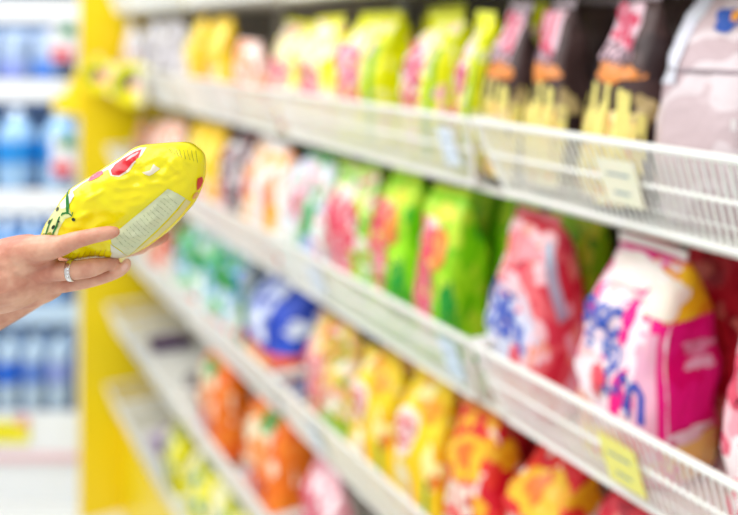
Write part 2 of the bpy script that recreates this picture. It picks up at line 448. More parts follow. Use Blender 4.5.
        D('side_panel', 'S', ('r', -.97, -.78, .05, .66), 'f6b4cc', .002)
        D('logo', 'S', ('e', .2, .57, .35, .035, .2), 'f49ac2', .003)
        D('lettering', 'S', script(.2, .50, .6, .03, 3, sd, 0, .1), 'fac0da', .003)
        D('picture', 'S', ('e', .2, .14, .8, .09, .2), 'f8d27a', .003)
        D('picture', 'S', ('e', -.1, .24, .5, .03, .2), 'fae0ea', .0035)
    elif kind == 'redy':
        D('picture', 'F', ('e', .1, .72, .75, .12, .15), 'f8c022', .002)
        D('picture', 'F', ('e', .0, .74, .3, .06, .2), 'f37a24', .0035)
        D('logo', 'F', ('e', -.1, .5, .6, .12, .15), 'f3605c', .002)
        D('lettering', 'F', script(-.1, .5, 1.1, .12, 3, sd, 0, .18), 'fbe3d0', .003)
        D('lettering', 'F', script(0, .3, 1.2, .12, 4, sd+1, 0, .16), 'fbd9c8', .003)
        D('top_patch', 'S', ('e', 0, .76, .7, .08, .2), 'f9b71c', .003)
        D('logo', 'S', ('e', 0, .4, .5, .12, .1), 'f04a52', .003)
    elif kind == 'yelr':
        D('logo', 'F', ('e', -.35, .62, .42, .15, .1), 'fbe6d8', .002)
        D('logo', 'F', ('e', -.3, .62, .28, .09, .1), 'd94452', .003)
        D('lettering', 'F', script(-.3, .62, .5, .08, 2, sd, 0, .08), 'f9d9d6', .004)
        D('print_panel', 'F', ('s', [(.30, [(-.3, .42), (-.2, .2), (0, .05)])]), 'f9eed0', .002)
        D('leaf_print', 'F', ('s', [(.16, [(.55, .4), (.6, .22), (.72, .06)])]), '4f9e26', .003)
        D('picture', 'F', ('e', .4, .78, .4, .07, .2), 'f6a322', .003)
        D('leaf_print', 'S', ('s', [(.18, [(-.4, .4), (-.3, .2), (-.2, .04)])]), '5fa62a', .003)
    elif kind == 'yelp':
        D('logo', 'F', ('e', -.3, .55, .6, .24, .15), 'f6c3bd', .002)
        D('lettering', 'F', script(-.3, .6, .9, .2, 2, sd, 0, .2), 'e0565e', .003)
        D('lettering', 'F', script(-.2, .38, .8, .14, 2, sd+1, 0, .18), 'e56a6c', .003)
        D('leaf_print', 'F', ('e', .5, .2, .35, .14, .2), '8cc22c', .003)
        D('top_patch', 'F', ('e', .4, .78, .5, .08, .2), 'c79a34', .003)
    elif kind == 'blue':
        D('picture', 'F', ('r', -.95, .5, .45, .86), pm('dfe6f8', 'c2cff0', 'f4f6fc', 14), .002)
        D('lettering', 'F', script(0, .68, 1.2, .13, 3, sd, -.02, .14), '2246b4', .003)
        D('print_panel', 'F', ('r', -.97, .96, .16, .40), 'e5463c', .0022)
        D('print_panel', 'F', ('r', -.9, .9, .21, .35), 'f3b45c', .0034)
        D('picture', 'F', ('e', .3, .08, .6, .05, .2), 'f2d977', .0025)
        D('picture', 'S', ('r', -.9, .1, .24, .42), 'e9603c', .003)
        D('picture', 'S', ('e', -.4, .60, .4, .06, .2), 'dfe8fa', .003)
    elif kind == 'wg':
        D('leaf_print', 'F', ('e', .3, .64, .62, .13, .25), '0c8a2a', .003)
        D('leaf_print', 'F', ('e', -.6, .78, .25, .09, .25), '2fb64a', .003)
        D('picture', 'F', ('e', -.2, .5, .3, .09, .25), '9cc4e6', .003)
        D('print_panel', 'F', ('r', -.95, .95, .08, .24), 'ee6a50', .003)
        D('leaf_print', 'F', ('e', .1, .36, .3, .06, .25), '46bb55', .003)
    elif kind == 'orange':
        D('picture', 'F', ('e', -.05, .60, .65, .18, .12), 'f7ecc4', .002)
        D('leaf_print', 'F', ('e', .1, .77, .42, .07, .2), '1d9a3e', .0032)
        D('picture', 'F', ('e', .15, .54, .42, .13, .1), 'f58a26', .0032)
        D('picture', 'F', ('e', -.15, .24, .4, .10, .2), 'c4d2ec', .0022)
        D('print_panel', 'F', ('r', -.97, -.72, .1, .7), 'f7e3cf', .0022)
        D('lettering', 'F', script(.1, .33, 1.0, .09, 3, sd, 0, .1), 'd8402a', .003)
    elif kind == 'pink':
        D('lettering', 'F', script(-.1, .6, 1.3, .18, 3, sd, 0, .2), 'e2506a', .003)
        D('logo', 'F', ('e', .3, .78, .4, .08, .2), 'fbe4e6', .002)
    elif kind == 'yd':
        D('print_panel', 'F', ('e', -.5, .7, .45, .2, .1), 'f6f0c0', .002)
        for j, (a, b) in enumerate([(-.2, .52), (.45, .46), (.1, .70), (-.5, .3)]):
            D('dot_print', 'F', ('e', a, b, .19, .055, 0), '18a9c6' if j != 2 else '1c8f86', .0035)
        D('top_patch', 'F', ('e', .2, .86, .75, .06, .15), '8f9a1c', .003)
    elif kind == 'yel':
        D('logo', 'F', ('e', -.5, .28, .35, .2, .15), 'f08a5c', .002)
        D('logo', 'F', ('e', .3, .3, .3, .18, .15), 'f4e0d4', .002)
        D('lettering', 'F', script(.1, .24, .9, .16, 2, sd, 0, .16), 'e0523c', .003)
        D('picture', 'F', ('e', .1, .7, .6, .12, .2), 'fbe25a', .002)
    elif kind == 'ora':
        D('picture', 'F', ('e', -.1, .5, .5, .15, .2), 'f9e7df', .002)
        D('logo', 'F', ('e', .2, .35, .5, .2, .2), 'f2702c', .003)
    elif kind in ('grey', 'white', 'bro', 'red', 'dred'):
        c = {'grey': 'b9b2b6', 'white': 'f2c9b4', 'bro': 'e7d6cc', 'red': 'f6c2a8', 'dred': 'f6a18c'}[kind]
        D('logo', 'F', ('e', -.1, .55, .55, .14, .15), c, .002)
        D('lettering', 'F', script(0, .3, 1.1, .12, 3, sd, 0, .15), '5c4a50' if kind == 'grey' else 'e07a5a', .003)

KM = {  # pouch film, seal film
 'lime': (pm('ecee08', 'f4f40e', 'dfe406', 9, extra=(('f4f2a0', 26, 0.6), ('f0b4bc', 22, 0.66))), 'eef24a'), 'limep': (pm('f0ee3a', 'f7f27a', 'f3c9c8', 16, extra=(('fbf6dc', 20, 0.56), ('e27a92', 26, 0.6))), 'f2f01e'),
 'chips': (pm('43302e', '4d3836', '3a2a2a', 9), 'b8a8ae'), 'mauve': (pm('c9b4b6', 'd9cacc', 'bfa8ab', 9), 'dcd2d6'),
 'green': (pm('90e010', 'a2ea20', '7cd60e', 9, extra=(('c8ee3a', 20, 0.58), ('2bae2a', 24, 0.63))), 'd6ee2a'), 'lgreen': (pm('b6e63c', 'e6f2a0', '7fd02e', 18, extra=(('f7f4e6', 24, 0.54), ('ee8a96', 26, 0.58), ('4cbf2a', 24, 0.62))), 'd3f06a'),
 'wgreen': (pm('f2f2f0', 'dbeedd', 'e4e6f6', 18, extra=(('35b25a', 22, 0.62), ('f0a6b8', 24, 0.6), ('a9bcec', 24, 0.62))), '2aa84a'), 'worange': (pm('f6f2ee', 'faebdc', 'f1eef6', 20, extra=(('f8ae2c', 20, 0.60), ('ea7472', 26, 0.62))), 'f4efe9'),
 'dark': (pm('4b444c', '6a4a4c', '3c3a44', 14, extra=(('eceaea', 26, 0.58), ('d83a44', 26, 0.62))), '8c8890'), 'redblue': (pm('e2485a', 'ec6a70', 'dc3a4c', 10, extra=(('f8c8cc', 20, 0.56), ('f4a08a', 24, 0.6))), 'f0848c'),
 'hotpink': (pm('f20c86', 'f51c90', 'ee087c', 6), 'fdf6ee'), 'redy': (pm('e01f2a', 'ec3a30', 'd8142a', 12, extra=(('f8b52a', 20, 0.645), ('fbe6dc', 26, 0.62))), 'f6a02a'),
 'yelr': (pm('f6cf18', 'f9dc2c', 'f2bc14', 12, extra=(('fdf0a0', 22, 0.58), ('e8862a', 24, 0.64))), 'f6d63a'), 'yelp': (pm('f2d54a', 'f4b89a', 'e9cf30', 18, extra=(('ee7468', 22, 0.57), ('7fae2a', 24, 0.62), ('fbf0dc', 26, 0.6))), 'd8a63a'),
 'blue': (pm('1b3fae', '2a50c4', '16379c', 8, cut=(.5, .6), extra=(('eef2fc', 16, 0.68),)), '8ea6dc'), 'wg': (pm('eaf1ea', 'c7e8cd', 'bcd6ee', 18, extra=(('5a8ed8', 24, 0.6), ('1f9a3c', 22, 0.62))), 'cfeed6'),
 'orange': (pm('f57a14', 'f68a26', 'f26c10', 9, extra=(('fbe9cc', 18, 0.63), ('dd4a20', 24, 0.66))), 'f4904a'), 'pink': (pm('f2a4b0', 'f7ccd0', 'e66a80', 20, extra=(('fdf0f0', 22, 0.55), ('dd3a5c', 26, 0.62))), 'f3b0ba'),
 'yd': (pm('f0e61e', 'f5ee3c', 'e6dc10', 10, extra=(('f9f6c4', 18, 0.57), ('9aa61a', 24, 0.64))), 'b6b628'), 'yel': (pm('f6c812', 'f8d424', 'efb90e', 10, extra=(('fbe98a', 20, 0.58), ('e6943a', 26, 0.64))), 'f7cf2a'),
 'ora': (pm('f2e4dd', 'f6a070', 'f3c9b4', 18, extra=(('ee6a3a', 22, 0.6),)), 'f6d9cc'), 'grey': (pm('b0aaa8', 'd4d2d4', '847a78', 20, extra=(('6c6064', 26, 0.6), ('efecee', 22, 0.58))), 'c9c6c6'),
 'white': (pm('f0eef0', 'e4dfe0', 'f4c3a8', 14, extra=(('ee9a70', 24, 0.62),)), 'f4f2f2'), 'bro': (pm('a8785a', 'e0b49a', '7a6458', 20, extra=(('ef8a4c', 22, 0.57), ('5a4a48', 24, 0.6))), 'c9a890'),
 'red': (pm('ee5a3c', 'f4a184', 'e8402c', 18, extra=(('fbeadf', 22, 0.57), ('7fb84a', 26, 0.64))), 'f08468'), 'dred': (pm('c4122e', 'd62a3c', 'ae0c28', 12, extra=(('ee8a7c', 24, 0.62),)), 'd8404a')}
TAPER = {'chips': .42, 'mauve': .30, 'hotpink': .24, 'redblue': .28, 'redy': .26, 'lime': .14, 'blue': .2, 'orange': .2, 'yelr': .2}
BACK = {'chips': .12, 'mauve': .20, 'hotpink': .12, 'redblue': .12, 'blue': .06, 'redy': .08, 'green': .0, 'lgreen': .02}
BAGN = [0]
def make_bag(kind, tier, s, w_, t, h, label, name='snack_bag', cat='bag', v=.056, lean=0.0, yaw=0.0, tilt=0.0, gable=.66, group=None, plain=False):
    h = min(h, {1: .375, 2: .38, 3: .366, 4: .38, 5: .38}[tier])     # clear of the shelf above
    BAGN[0] += 1; sd = BAGN[0] * 7 % 101
    z = RIMS[tier] - .121
    e = empty(name, G(s, v + t/2, z), RZ + yaw)
    e.rotation_euler = (tilt, 0, RZ + yaw)
    rr = random.Random(sd * 13 + 1)
    e.rotation_euler = (tilt + rr.uniform(-.03, .05), rr.uniform(-.07, .07), RZ + yaw + rr.uniform(-.12, .12))
    B = Bag(w_ * 1.0, t, h, sd, gable=gable, lean=lean, bow=rr.uniform(-.11, .05), taper=TAPER.get(kind, .10), back=BACK.get(kind, .05))
    film, seal = KM[kind]
    bag_body(B, film, e); bag_seal(B, mat(seal, .35), e)
    if not plain: art(kind, B, e, sd)
    return tag(e, label, cat, group)
R = make_bag
# top row
R('mauve', 1, 1.40, .17, .13, .375, 'greyish mauve bag with a small blue logo near its top, rightmost of the top row', lean=-.10)
R('chips', 1, 1.575, .15, .09, .36, 'brown snack bag with yellow fries picture, the largest and nearest brown one', gable=.6)
R('chips', 1, 1.742, .115, .09, .35, 'brown snack bag with pink lettering, middle one of the three brown bags', gable=.6)
R('chips', 1, 1.882, .105, .09, .35, 'brown snack bag beside the lime bags, farthest of the three brown ones', gable=.6)
R('lime', 1, 1.996, .08, .08, .335, 'narrow lime yellow bag squeezed against the farthest brown bag')
R('lime', 1, 2.178, .175, .14, .335, 'tall lime yellow bag with pink lettering and green stripe, above the pale blue price card')
R('lime', 1, 2.470, .22, .14, .345, 'lime yellow bag with pink lettering, second of the big lime bags from the right')
R('limep', 1, 2.73, .24, .12, .34, 'pale yellow and pink bag left of the big lime bags')
R('limep', 1, 2.98, .23, .11, .33, 'yellow and pink printed bag next to the small orange and white one')
R('ora', 1, 3.30, .20, .08, .27, 'short white bag with an orange print in the top row')
R('limep', 1, 3.13, .12, .07, .34, 'lime topped bag squeezed behind the short orange and white bag', v=.15)
R('yel', 1, 3.62, .21, .10, .35, 'golden yellow bag with orange lettering in the top row, nearer of two')
R('yel', 1, 3.87, .21, .10, .36, 'golden yellow bag with orange lettering in the top row, farther of two')
R('grey', 1, 4.14, .20, .08, .35, 'grey and white printed bag in the top row right beside the golden bags')
R('grey', 1, 4.38, .20, .08, .355, 'grey and white printed bag in the top row, middle of the grey ones')
R('grey', 1, 4.62, .20, .08, .36, 'grey and white printed bag in the top row next to the white bag')
R('white', 1, 4.98, .26, .08, .35, 'white bag with a peach print at the far left end of the top row')
# second row
R('pink', 2, 1.275, .17, .16, .40, 'pale pink bag cut by the right edge of the photo, second row')
R('hotpink', 2, 1.572, .185, .17, .37, 'big pink and white bag with hot pink side and yellow orange folded top', gable=.64)
R('redblue', 2, 1.822, .175, .12, .37, 'red and pink bag with dark blue lettering beside the tall green bag', lean=-.03, gable=.66)
R('green', 2, 2.097, .155, .11, .375, 'bright green bag with plain lime side, tallest and nearest of the green ones')
R('green', 2, 2.306, .18, .12, .385, 'bright green bag with orange oval print, directly behind the nearest green one')
R('lgreen', 2, 2.530, .22, .11, .365, 'light green and white bag with red looping letters')
R('wgreen', 2, 2.780, .24, .11, .365, 'white bag with a long dark green leaf print and pink logo')
R('worange', 2, 3.01, .21, .11, .39, 'white bag with orange prints, right one of the pair left of the green leaf bag')
R('worange', 2, 3.23, .21, .11, .385, 'white bag with orange prints, left one of the pair left of the green leaf bag')
R('dark', 2, 3.47, .22, .11, .37, 'dark grey bag with a red and white panel in the second row')
R('yel', 2, 3.72, .20, .08, .365, 'yellow bag half behind the held packet, second row, nearer one')
R('yel', 2, 3.95, .20, .08, .36, 'yellow bag half behind the held packet, second row, farther one')
R('ora', 2, 4.20, .20, .08, .335, 'orange and white bag above the held packet in the second row')
R('ora', 2, 4.43, .20, .08, .33, 'orange and white bag second from the far end of the second row')
R('bro', 2, 4.72, .24, .08, .32, 'brownish bag at the far end of the second row next to the yellow post')
# third row
R('dred', 3, 1.56, .16, .12, .375, 'dark red bag top showing below the yellow price card')
R('redy', 3, 1.775, .19, .14, .365, 'red bag with orange yellow picture, right one of the red pair in the third row')
R('redy', 3, 1.968, .17, .13, .355, 'red bag with orange yellow picture, left one of the red pair in the third row')
R('yelr', 3, 2.185, .19, .13, .345, 'yellow bag with round red logo and green stripe, beside the red bags')
R('yelr', 3, 2.40, .20, .13, .33, 'yellow bag with round red logo and green stripe, left of its taller twin')
R('yelp', 3, 2.64, .24, .13, .345, 'pink and yellow bag with a green corner in the third row')
R('blue', 3, 3.11, .46, .24, .366, 'large blue and white bag with a red and yellow band near its base', gable=.62, name='detergent_bag')
R('wg', 3, 3.58, .34, .14, .375, 'white bag with green leaf prints, nearer one of the two in the third row')
R('wg', 3, 3.94, .32, .13, .385, 'white bag with green leaf prints below the held packet')
R('red', 3, 4.42, .24, .08, .27, 'small red and peach bag seen just below the held packet')
# fourth row
R('pink', 4, 2.70, .25, .10, .35, 'pink and red bag cut by the bottom edge, right of the orange bags')
R('orange', 4, 3.14, .37, .15, .375, 'orange bag with green leaf and fruit print, lower right one of the pair')
R('orange', 4, 3.64, .40, .14, .38, 'orange bag with green leaf and fruit print, upper left one of the pair')
# fifth row
R('yd', 5, 3.48, .30, .12, .355, 'yellow bag with turquoise dots at the bottom edge, nearer one')
R('yd', 5, 3.84, .30, .12, .33, 'yellow bag with turquoise dots, middle one of three')
R('yd', 5, 4.17, .28, .12, .30, 'yellow bag with turquoise dots and olive top, farthest one')
# second rows standing behind the front ones
BACKOF = ['tall lime bag', 'gap of the two big lime bags', 'second big lime bag', 'nearest brown bag', 'middle brown bag',
  'tallest green bag, nearer half', 'gap of the two green bags', 'farther green bag', 'light green and white bag', 'green leaf bag', 'red bag with blue lettering',
  'pale pink bag at the photo edge', 'big hot pink bag', 'gap left of the big hot pink bag', 'taller yellow bag', 'shorter yellow bag', 'pink and yellow bag',
  'right red bag', 'left red bag', 'yellow price card']
for i, (kind, tier, s, w_, h, t0) in enumerate([
    ('lime', 1, 2.07, .17, .36, .2), ('lime', 1, 2.32, .18, .36, .2), ('lime', 1, 2.60, .18, .35, .19), ('chips', 1, 1.62, .16, .37, .17), ('chips', 1, 1.83, .16, .36, .17),
    ('green', 2, 2.02, .14, .385, .2), ('green', 2, 2.2, .14, .40, .18), ('green', 2, 2.42, .16, .39, .18), ('green', 2, 2.62, .16, .38, .17), ('green', 2, 2.84, .2, .38, .16), ('green', 2, 1.85, .16, .39, .22),
    ('dred', 2, 1.36, .18, .385, .26), ('dred', 2, 1.55, .17, .385, .27), ('dred', 2, 1.73, .14, .385, .24),
    ('yelp', 3, 2.30, .18, .35, .19), ('yelp', 3, 2.52, .2, .37, .18), ('blue', 3, 2.77, .20, .36, .19), ('redy', 3, 1.86, .16, .38, .19), ('redy', 3, 2.06, .16, .36, .19), ('dred', 3, 1.62, .18, .39, .2)]):
    wd = {'lime': 'lime yellow', 'chips': 'brown', 'green': 'green', 'dred': 'dark red', 'yelp': 'yellow and pink', 'blue': 'royal blue', 'redy': 'red and orange'}[kind]
    rw = {1: 'top', 2: 'second', 3: 'third'}[tier]
    R(kind, tier, s, w_, .09, h, 'back-row %s bag, %s row, behind the %s' % (wd, rw, BACKOF[i]), v=t0, group='%s bags at the back of the %s row' % (wd, rw), plain=True)
# small packs lying on the empty far decks
def lying_pack(loc, rz, w_, l, t, m, sealm, label):
    e = empty('flat_pack', loc, rz); e.rotation_euler = (math.radians(-90), 0, rz)
    B = Bag(w_, t, l, 11, amp=.004, gable=.8)
    bag_body(B, m, e); bag_seal(B, sealm, e); decal('logo', B, 'F', ('e', 0, .5, .5, .2, .1), sealm, e)
    tag(e, label, 'bag'); return e
lying_pack(G(4.75, .12, RIMS[4] - .119 + .026), RZ, .13, .22, .05, pm('4a3560', '6a5070', '3a2a4a', 14), mat('8a7a98', .4), 'dark purple pack lying on the nearly empty fourth row near the yellow panel')
lying_pack(G(4.15, .14, RIMS[4] - .119 + .031), RZ, .2, .26, .06, pm('6a5a60', '8a7f82', '554650', 14), mat('b9a2b4', .4), 'grey purple pack lying left of the orange bags in the fourth row')
lying_pack(G(4.62, .10, RIMS[5] - .119 + .026), RZ, .22, .24, .05, pm('eae6ee', 'b79cc8', '7a4f92', 14), mat('d9cfe2', .4), 'white and purple pack lying in the lowest row by the yellow panel')

# ---------------------------------------------------------------- round shelf talkers on the far top basket
def disc_sign(s, v, z, r, label):
    e = empty('round_sign', G(s, v, z), 0.12)
    V, F = lathe([(r*.96, -.003), (r, 0), (r*.96, .003)], 32)
    o = mesh('disc', [(x, zz, y) for x, y, zz in V], F, mat('f3e80c', .35), e)
    for nm, cx, cz, rx, rz, c, sd in (('print', -.1, .36, .42, .24, '3f6a1e', 3), ('print', .34, -.08, .48, .30, 'ee86a8', 5), ('print', -.5, -.05, .28, .34, '75851c', 8), ('print', .02, .0, .2, .2, 'a83a5c', 2)):
        pts = []
        for k in range(16):
            a = 2*math.pi*k/16; rr = 1 + .2*math.sin(3*a+sd)
            pts.append((r*(cx + rx*rr*math.cos(a)), r*(cz + rz*rr*math.sin(a))))
        mesh(nm, *prism(pts, -.0042 - .0004*sd, -.003), mat(c, .4), e)
    box('clip', (-.008, .008, -.001, .012, r*.7, r*1.25), mat('e8e8e2', .4), e)
    return tag(e, label, 'sign', 'round yellow signs')
disc_sign(4.45, -.03, H_CAM - .215, .098, 'round yellow sign with pink print on the far top basket, right one')
disc_sign(5.06, -.06, H_CAM - .205, .085, 'round yellow sign with pink print beside the yellow panel edge, left one')
fan = empty('ceiling_price_board', G(4.75, -.01, RIMS[1] + .01), RZ)
box('board', (-.35, .45, -.004, .0, -.15, .01), mat('efe9cc', .5), fan)
tag(fan, 'cream header strip fixed along the far top basket behind the round yellow signs', 'sign')

# ---------------------------------------------------------------- display fridge with water
FY = 4.72; K = FY / 900.0
def fx(px): return (px - 369) * K
def fz(py): return H_CAM - (py - 35) * K
fr = empty('display_fridge', (fx(-40), FY, 0))
tag(fr, 'open white display fridge stocked with blue water bottles at the left', 'fridge')
ox = fx(-40)
fwhite = mat('f6f9fb', .3)
W0, W1 = fx(-160) - ox, fx(82) - ox
box('back_panel', (W0, W1, .62, .66, 0, 2.95), mat('8fb0dc', .5), fr)
box('side_panel', (W1 - .03, W1, .0, .66, 0, 2.95), fwhite, fr)
box('side_panel', (W0, W0 + .03, .0, .66, 0, 2.95), fwhite, fr)
box('base', (W0, W1, .02, .64, 0, fz(458)), fwhite, fr)
box('kick_strip', (W0, W1, -.012, .02, fz(461), fz(453)), mat('f2c9cf', .4), fr)
box('canopy', (W0, W1, .0, .66, 2.8, 2.95), fwhite, fr)
rails = [(0, 22), (80, 101), (190, 213), (304, 324), (413, 453)]
tops = []
for a, b in rails:
    sh = box('shelf', (W0 + .03, W1 - .03, .03, .62, fz(a) - .04, fz(a) - .01), mat('3a5288', .4), fr)
    box('price_rail', (W0 + .03, W1 - .03, 0, .03, fz(b), fz(a)), fwhite if a != 304 else mat('bfd9f2', .4), sh)
    tops.append(fz(a) - .01)
PB = {}
def bottle(px, py_shelf, dy, r, h, cb, cc, cl, label, group, name='water_bottle'):
    key = (r, h, cb, cc, cl)
    e = empty(name, (fx(px) * (FY + dy) / FY, FY + dy, tops[py_shelf]))
    if key not in PB:
        hh = h
        prof = [(r*.9, 0), (r, hh*.03), (r, hh*.25), (r*.95, hh*.28), (r, hh*.31), (r, hh*.66), (r*.85, hh*.76), (r*.45, hh*.86), (r*.3, hh*.89), (r*.3, hh*.93)]
        PB[key] = [('bottle_body', lathe(prof), mat(cb, .15)), ('cap', lathe([(r*.36, hh*.91), (r*.36, hh*.985), (r*.32, hh)]), mat(cc, .35)),
                   ('bottle_label', lathe([(r*1.01, hh*.34), (r*1.015, hh*.36), (r*1.015, hh*.6), (r*1.01, hh*.62)], 24), mat(cl, .35))]
        PB[key] = [(n, mesh(n, v, f, m, e, smooth=True).data) for n, (v, f), m in PB[key]]
    else:
        for n, me in PB[key]: link(n, me, None, e)
    return tag(e, label, 'bottle', group)
for j, px in enumerate((-27, 17, 61)):
    bottle(px, 2, .13, .104, .42, '9cc4ea', 'e8f2fc', '1d8ee0', 'large blue water jug on the second fridge shelf, %s' % ('left, cut by the photo edge', 'middle one', 'beside the red and green card')[j], 'large water jugs')
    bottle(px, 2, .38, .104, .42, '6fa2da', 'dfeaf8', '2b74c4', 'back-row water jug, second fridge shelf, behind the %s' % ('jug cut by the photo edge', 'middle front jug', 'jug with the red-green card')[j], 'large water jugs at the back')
for j, px in enumerate((-20, 6, 31, 56)):
    bottle(px, 3, .09, .058, .44, '86b4e8', 'eaf4ff', '2f7fd8', 'slim blue water bottle on the third fridge shelf, %s' % ('cut by the photo edge', 'leftmost full one', 'middle of the three in view', 'beside the yellow panel')[j], 'slim bottles on the third fridge shelf')
    bottle(px+3, 4, .09, .058, .42, 'b4cbe0', '33424a', ('2a66d8', '1668de', '5f86d8', '8fa0e0')[j], 'slim dark-capped bottle on the lowest fridge shelf, %s' % ('out at the left edge', 'under the wrist', 'second from the right', 'next to the yellow panel')[j], 'slim bottles on the lowest fridge shelf')
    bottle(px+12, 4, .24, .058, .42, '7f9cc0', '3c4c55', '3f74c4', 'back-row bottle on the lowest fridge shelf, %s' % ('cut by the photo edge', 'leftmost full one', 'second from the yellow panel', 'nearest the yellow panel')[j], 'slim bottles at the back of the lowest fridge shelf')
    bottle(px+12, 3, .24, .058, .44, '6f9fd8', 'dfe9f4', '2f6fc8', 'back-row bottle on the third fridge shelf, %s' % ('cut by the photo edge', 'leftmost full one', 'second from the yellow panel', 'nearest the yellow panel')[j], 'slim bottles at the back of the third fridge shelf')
for a, b in rails[:4]:      # unseen strip lights added under the fridge shelves to brighten the bottles
    area('fridge_fill_light', (fx(0), FY + .06, fz(b) - .005), (math.radians(35), 0, 0), 1.6, .04, 1.6, (.9, .96, 1))
# shrink-wrapped packs on the first shelf
for j, px in enumerate((-24, 8, 40, 72)):
    e = empty('bottle_pack', (fx(px) if j < 3 else fx(66), FY + .12, tops[1]))
    if j == 3: e.location.x = fx(66); e.location.y = FY + .36
    B = Bag(.15, .15, .29, 3+j, n=4, gable=.99, amp=.003)
    bag_body(B, pm('a9bfdd', 'b9cbe4', '9db4d6', 10), e, 'shrink_wrap')
    decal('printed_band', B, 'F', ('r', -.98, .98, .03, .4), mat(('5c7fe0', '8fa0ea', '4f86e2', '6fa0ea')[j], .35), e)
    tag(e, 'pale blue wrapped bottle pack in the fridge, %s' % ('cut by the photo edge', 'left of the middle', 'in the middle', 'behind the red and green card')[j], 'pack', 'shrink-wrapped packs in the fridge')
def promo(px0, px1, py0, py1, label):
    e = empty('promo_card', (fx((px0+px1)/2), FY - .03, fz(py1)))
    hw = (px1-px0)/2*K; hh = (py1-py0)*K
    box('card', (-hw, hw, 0, .003, 0, hh), mat('eceaf2', .4), e)
    def blob(nm, cx, cz, rx, rz_, c):
        pts = [(cx + rx*math.copysign(abs(math.cos(a))**.7, math.cos(a)), cz + rz_*math.copysign(abs(math.sin(a))**.7, math.sin(a))) for a in [2*math.pi*k/20 for k in range(20)]]
        mesh(nm, *prism(pts, -.003, -.0005), mat(c, .4), e)
    blob('green_print', hw*.35, hh*.86, hw*.6, hh*.17, '0c9040')
    blob('red_print', -hw*.05, hh*.2, hw*.85, hh*.17, 'e0283a')
    box('hanger', (-.006, .006, .003, .03, hh*.9, hh*1.1), mat('f0f0f0', .4), e)
    return tag(e, label, 'card')
promo(52, 77, 26, 61, 'small white card with green and red marks hanging at the top fridge shelf')
promo(53, 77, 136, 176, 'small white card with green and red marks hanging before the water jugs')
e = empty('price_tag', (fx(8), FY - .016, fz(442)))
box('card', (fx(-20)-fx(8), fx(30)-fx(8), 0, .004, 0, fz(420)-fz(442)), mat('f7ea0a', .4), e)
box('printed_lines', (-.03, .02, -.001, 0, .05, .07), mat('c9b400', .4), e)
box('red_corner', (fx(19)-fx(8), fx(29)-fx(8), -.002, .003, .09, .14), mat('f08a90', .4), e)
tag(e, 'yellow price tag on the fridge base at the lower left', 'price tag')

# ---------------------------------------------------------------- the held packet
PY = .90
def Wp(px, py, Y=PY): return Vector(((px - 369) * Y / 900, Y, H_CAM - (py - 35) * Y / 900))
OUT = [(43,233),(48,222),(57,209),(64,198),(72,188),(84,180),(98,172),(111,163),(124,155),(133,148.5),(142,144.5),(156,143),(171,142),(185.6,141.6),(193,143.5),(199,148),(203.5,153),(205.4,160),(205,173.7),(201.6,187),(194,203),(186,213),(177,223),(167,233),(156.5,241),(145,249),(133,255),(125,258),(118.6,259.6),(105,259),(92,258.5),(81,260),(72,260.5),(63,257),(54,250),(46,241)]
CEN = (124, 203)
TPK = .030
pk = empty('snack_packet', Wp(*CEN))
pk_loc = Wp(*CEN)
def radial(px, py):
    dx, dy = px - CEN[0], py - CEN[1]; ang = math.atan2(dy, dx); d = math.hypot(dx, dy)
    n = len(OUT); best = None
    for i in range(n):
        ax, ay = OUT[i][0]-CEN[0], OUT[i][1]-CEN[1]; bx, by = OUT[(i+1) % n][0]-CEN[0], OUT[(i+1) % n][1]-CEN[1]
        ux, uy = math.cos(ang), math.sin(ang); ex, ey = bx-ax, by-ay
        den = ux*ey - uy*ex
        if abs(den) < 1e-9: continue
        t = (ax*ey - ay*ex)/den; s_ = (ax*uy - ay*ux)/den
        if t > 0 and -1e-6 <= s_ <= 1+1e-6: best = t if best is None else min(best, t)
    return d / (best or 1)
def seglen(px, py, a, b):
    vx, vy = b[0]-a[0], b[1]-a[1]; l2 = vx*vx+vy*vy; t = max(0, min(1, ((px-a[0])*vx+(py-a[1])*vy)/l2))
    return math.hypot(px-a[0]-t*vx, py-a[1]-t*vy), t
CREASES = [((140,150),(152,172),2.2,-.003),((168,148),(150,160),2.2,.003),((186,166),(196,182),2.2,.0026),((92,196),(112,186),2.5,.0022),((104,236),(118,222),2.4,-.0024),((172,176),(190,168),2.0,-.0024),((84,213),(100,206),3,.0028),((150,170),(168,160),3,.0022),((118,228),(186,178),4,-.0022),((163,150),(158,172),3,.0022),((178,155),(170,172),3,.002),
           ((90,232),(108,222),4,.0025),((63,246),(84,232),4,.0026),((150,168),(130,163),3,-.0016),((186,150),(190,172),3,.0018),((128,240),(146,226),3,.0014),((150,222),(178,196),3,.0012),((150,176),(164,184),3,.0016)]
def pk_depth(px, py, side):
    r = min(1, radial(px, py)); d = TPK * max(0, 1 - r**2.6) ** .5
    if side < 0:
        wv = .0030*min(1, max(.12, (math.hypot((px-118)/1.3, (py-205)/.8)-14)/34))*(1-2.4*abs(noise.noise(Vector((px*.05+py*.03, py*.07-px*.03, 9.1))))) + .0024*noise.noise(Vector((px*.045, py*.045, 1.7))) + .0014*noise.noise(Vector((px*.11, py*.11, 4.7)))
        for a, b, wd, am in CREASES:
            dd, t = seglen(px, py, a, b); wv += am * math.exp(-(dd/wd)**2) * math.sin(math.pi*(.1+.8*t))
        # crimped end folds
        u = max(0, 1 - math.hypot((px-95)/42, (py-256)/13)); wv += .0016*u*math.sin((px*.9 + py*.35)*.95)
        u = max(0, 1 - math.hypot((px-190)/26, (py-156)/22)); wv += .0024*u*math.sin((px*.8 - py*.7)*.95)
        d += wv * (1 - r**6)
    return d
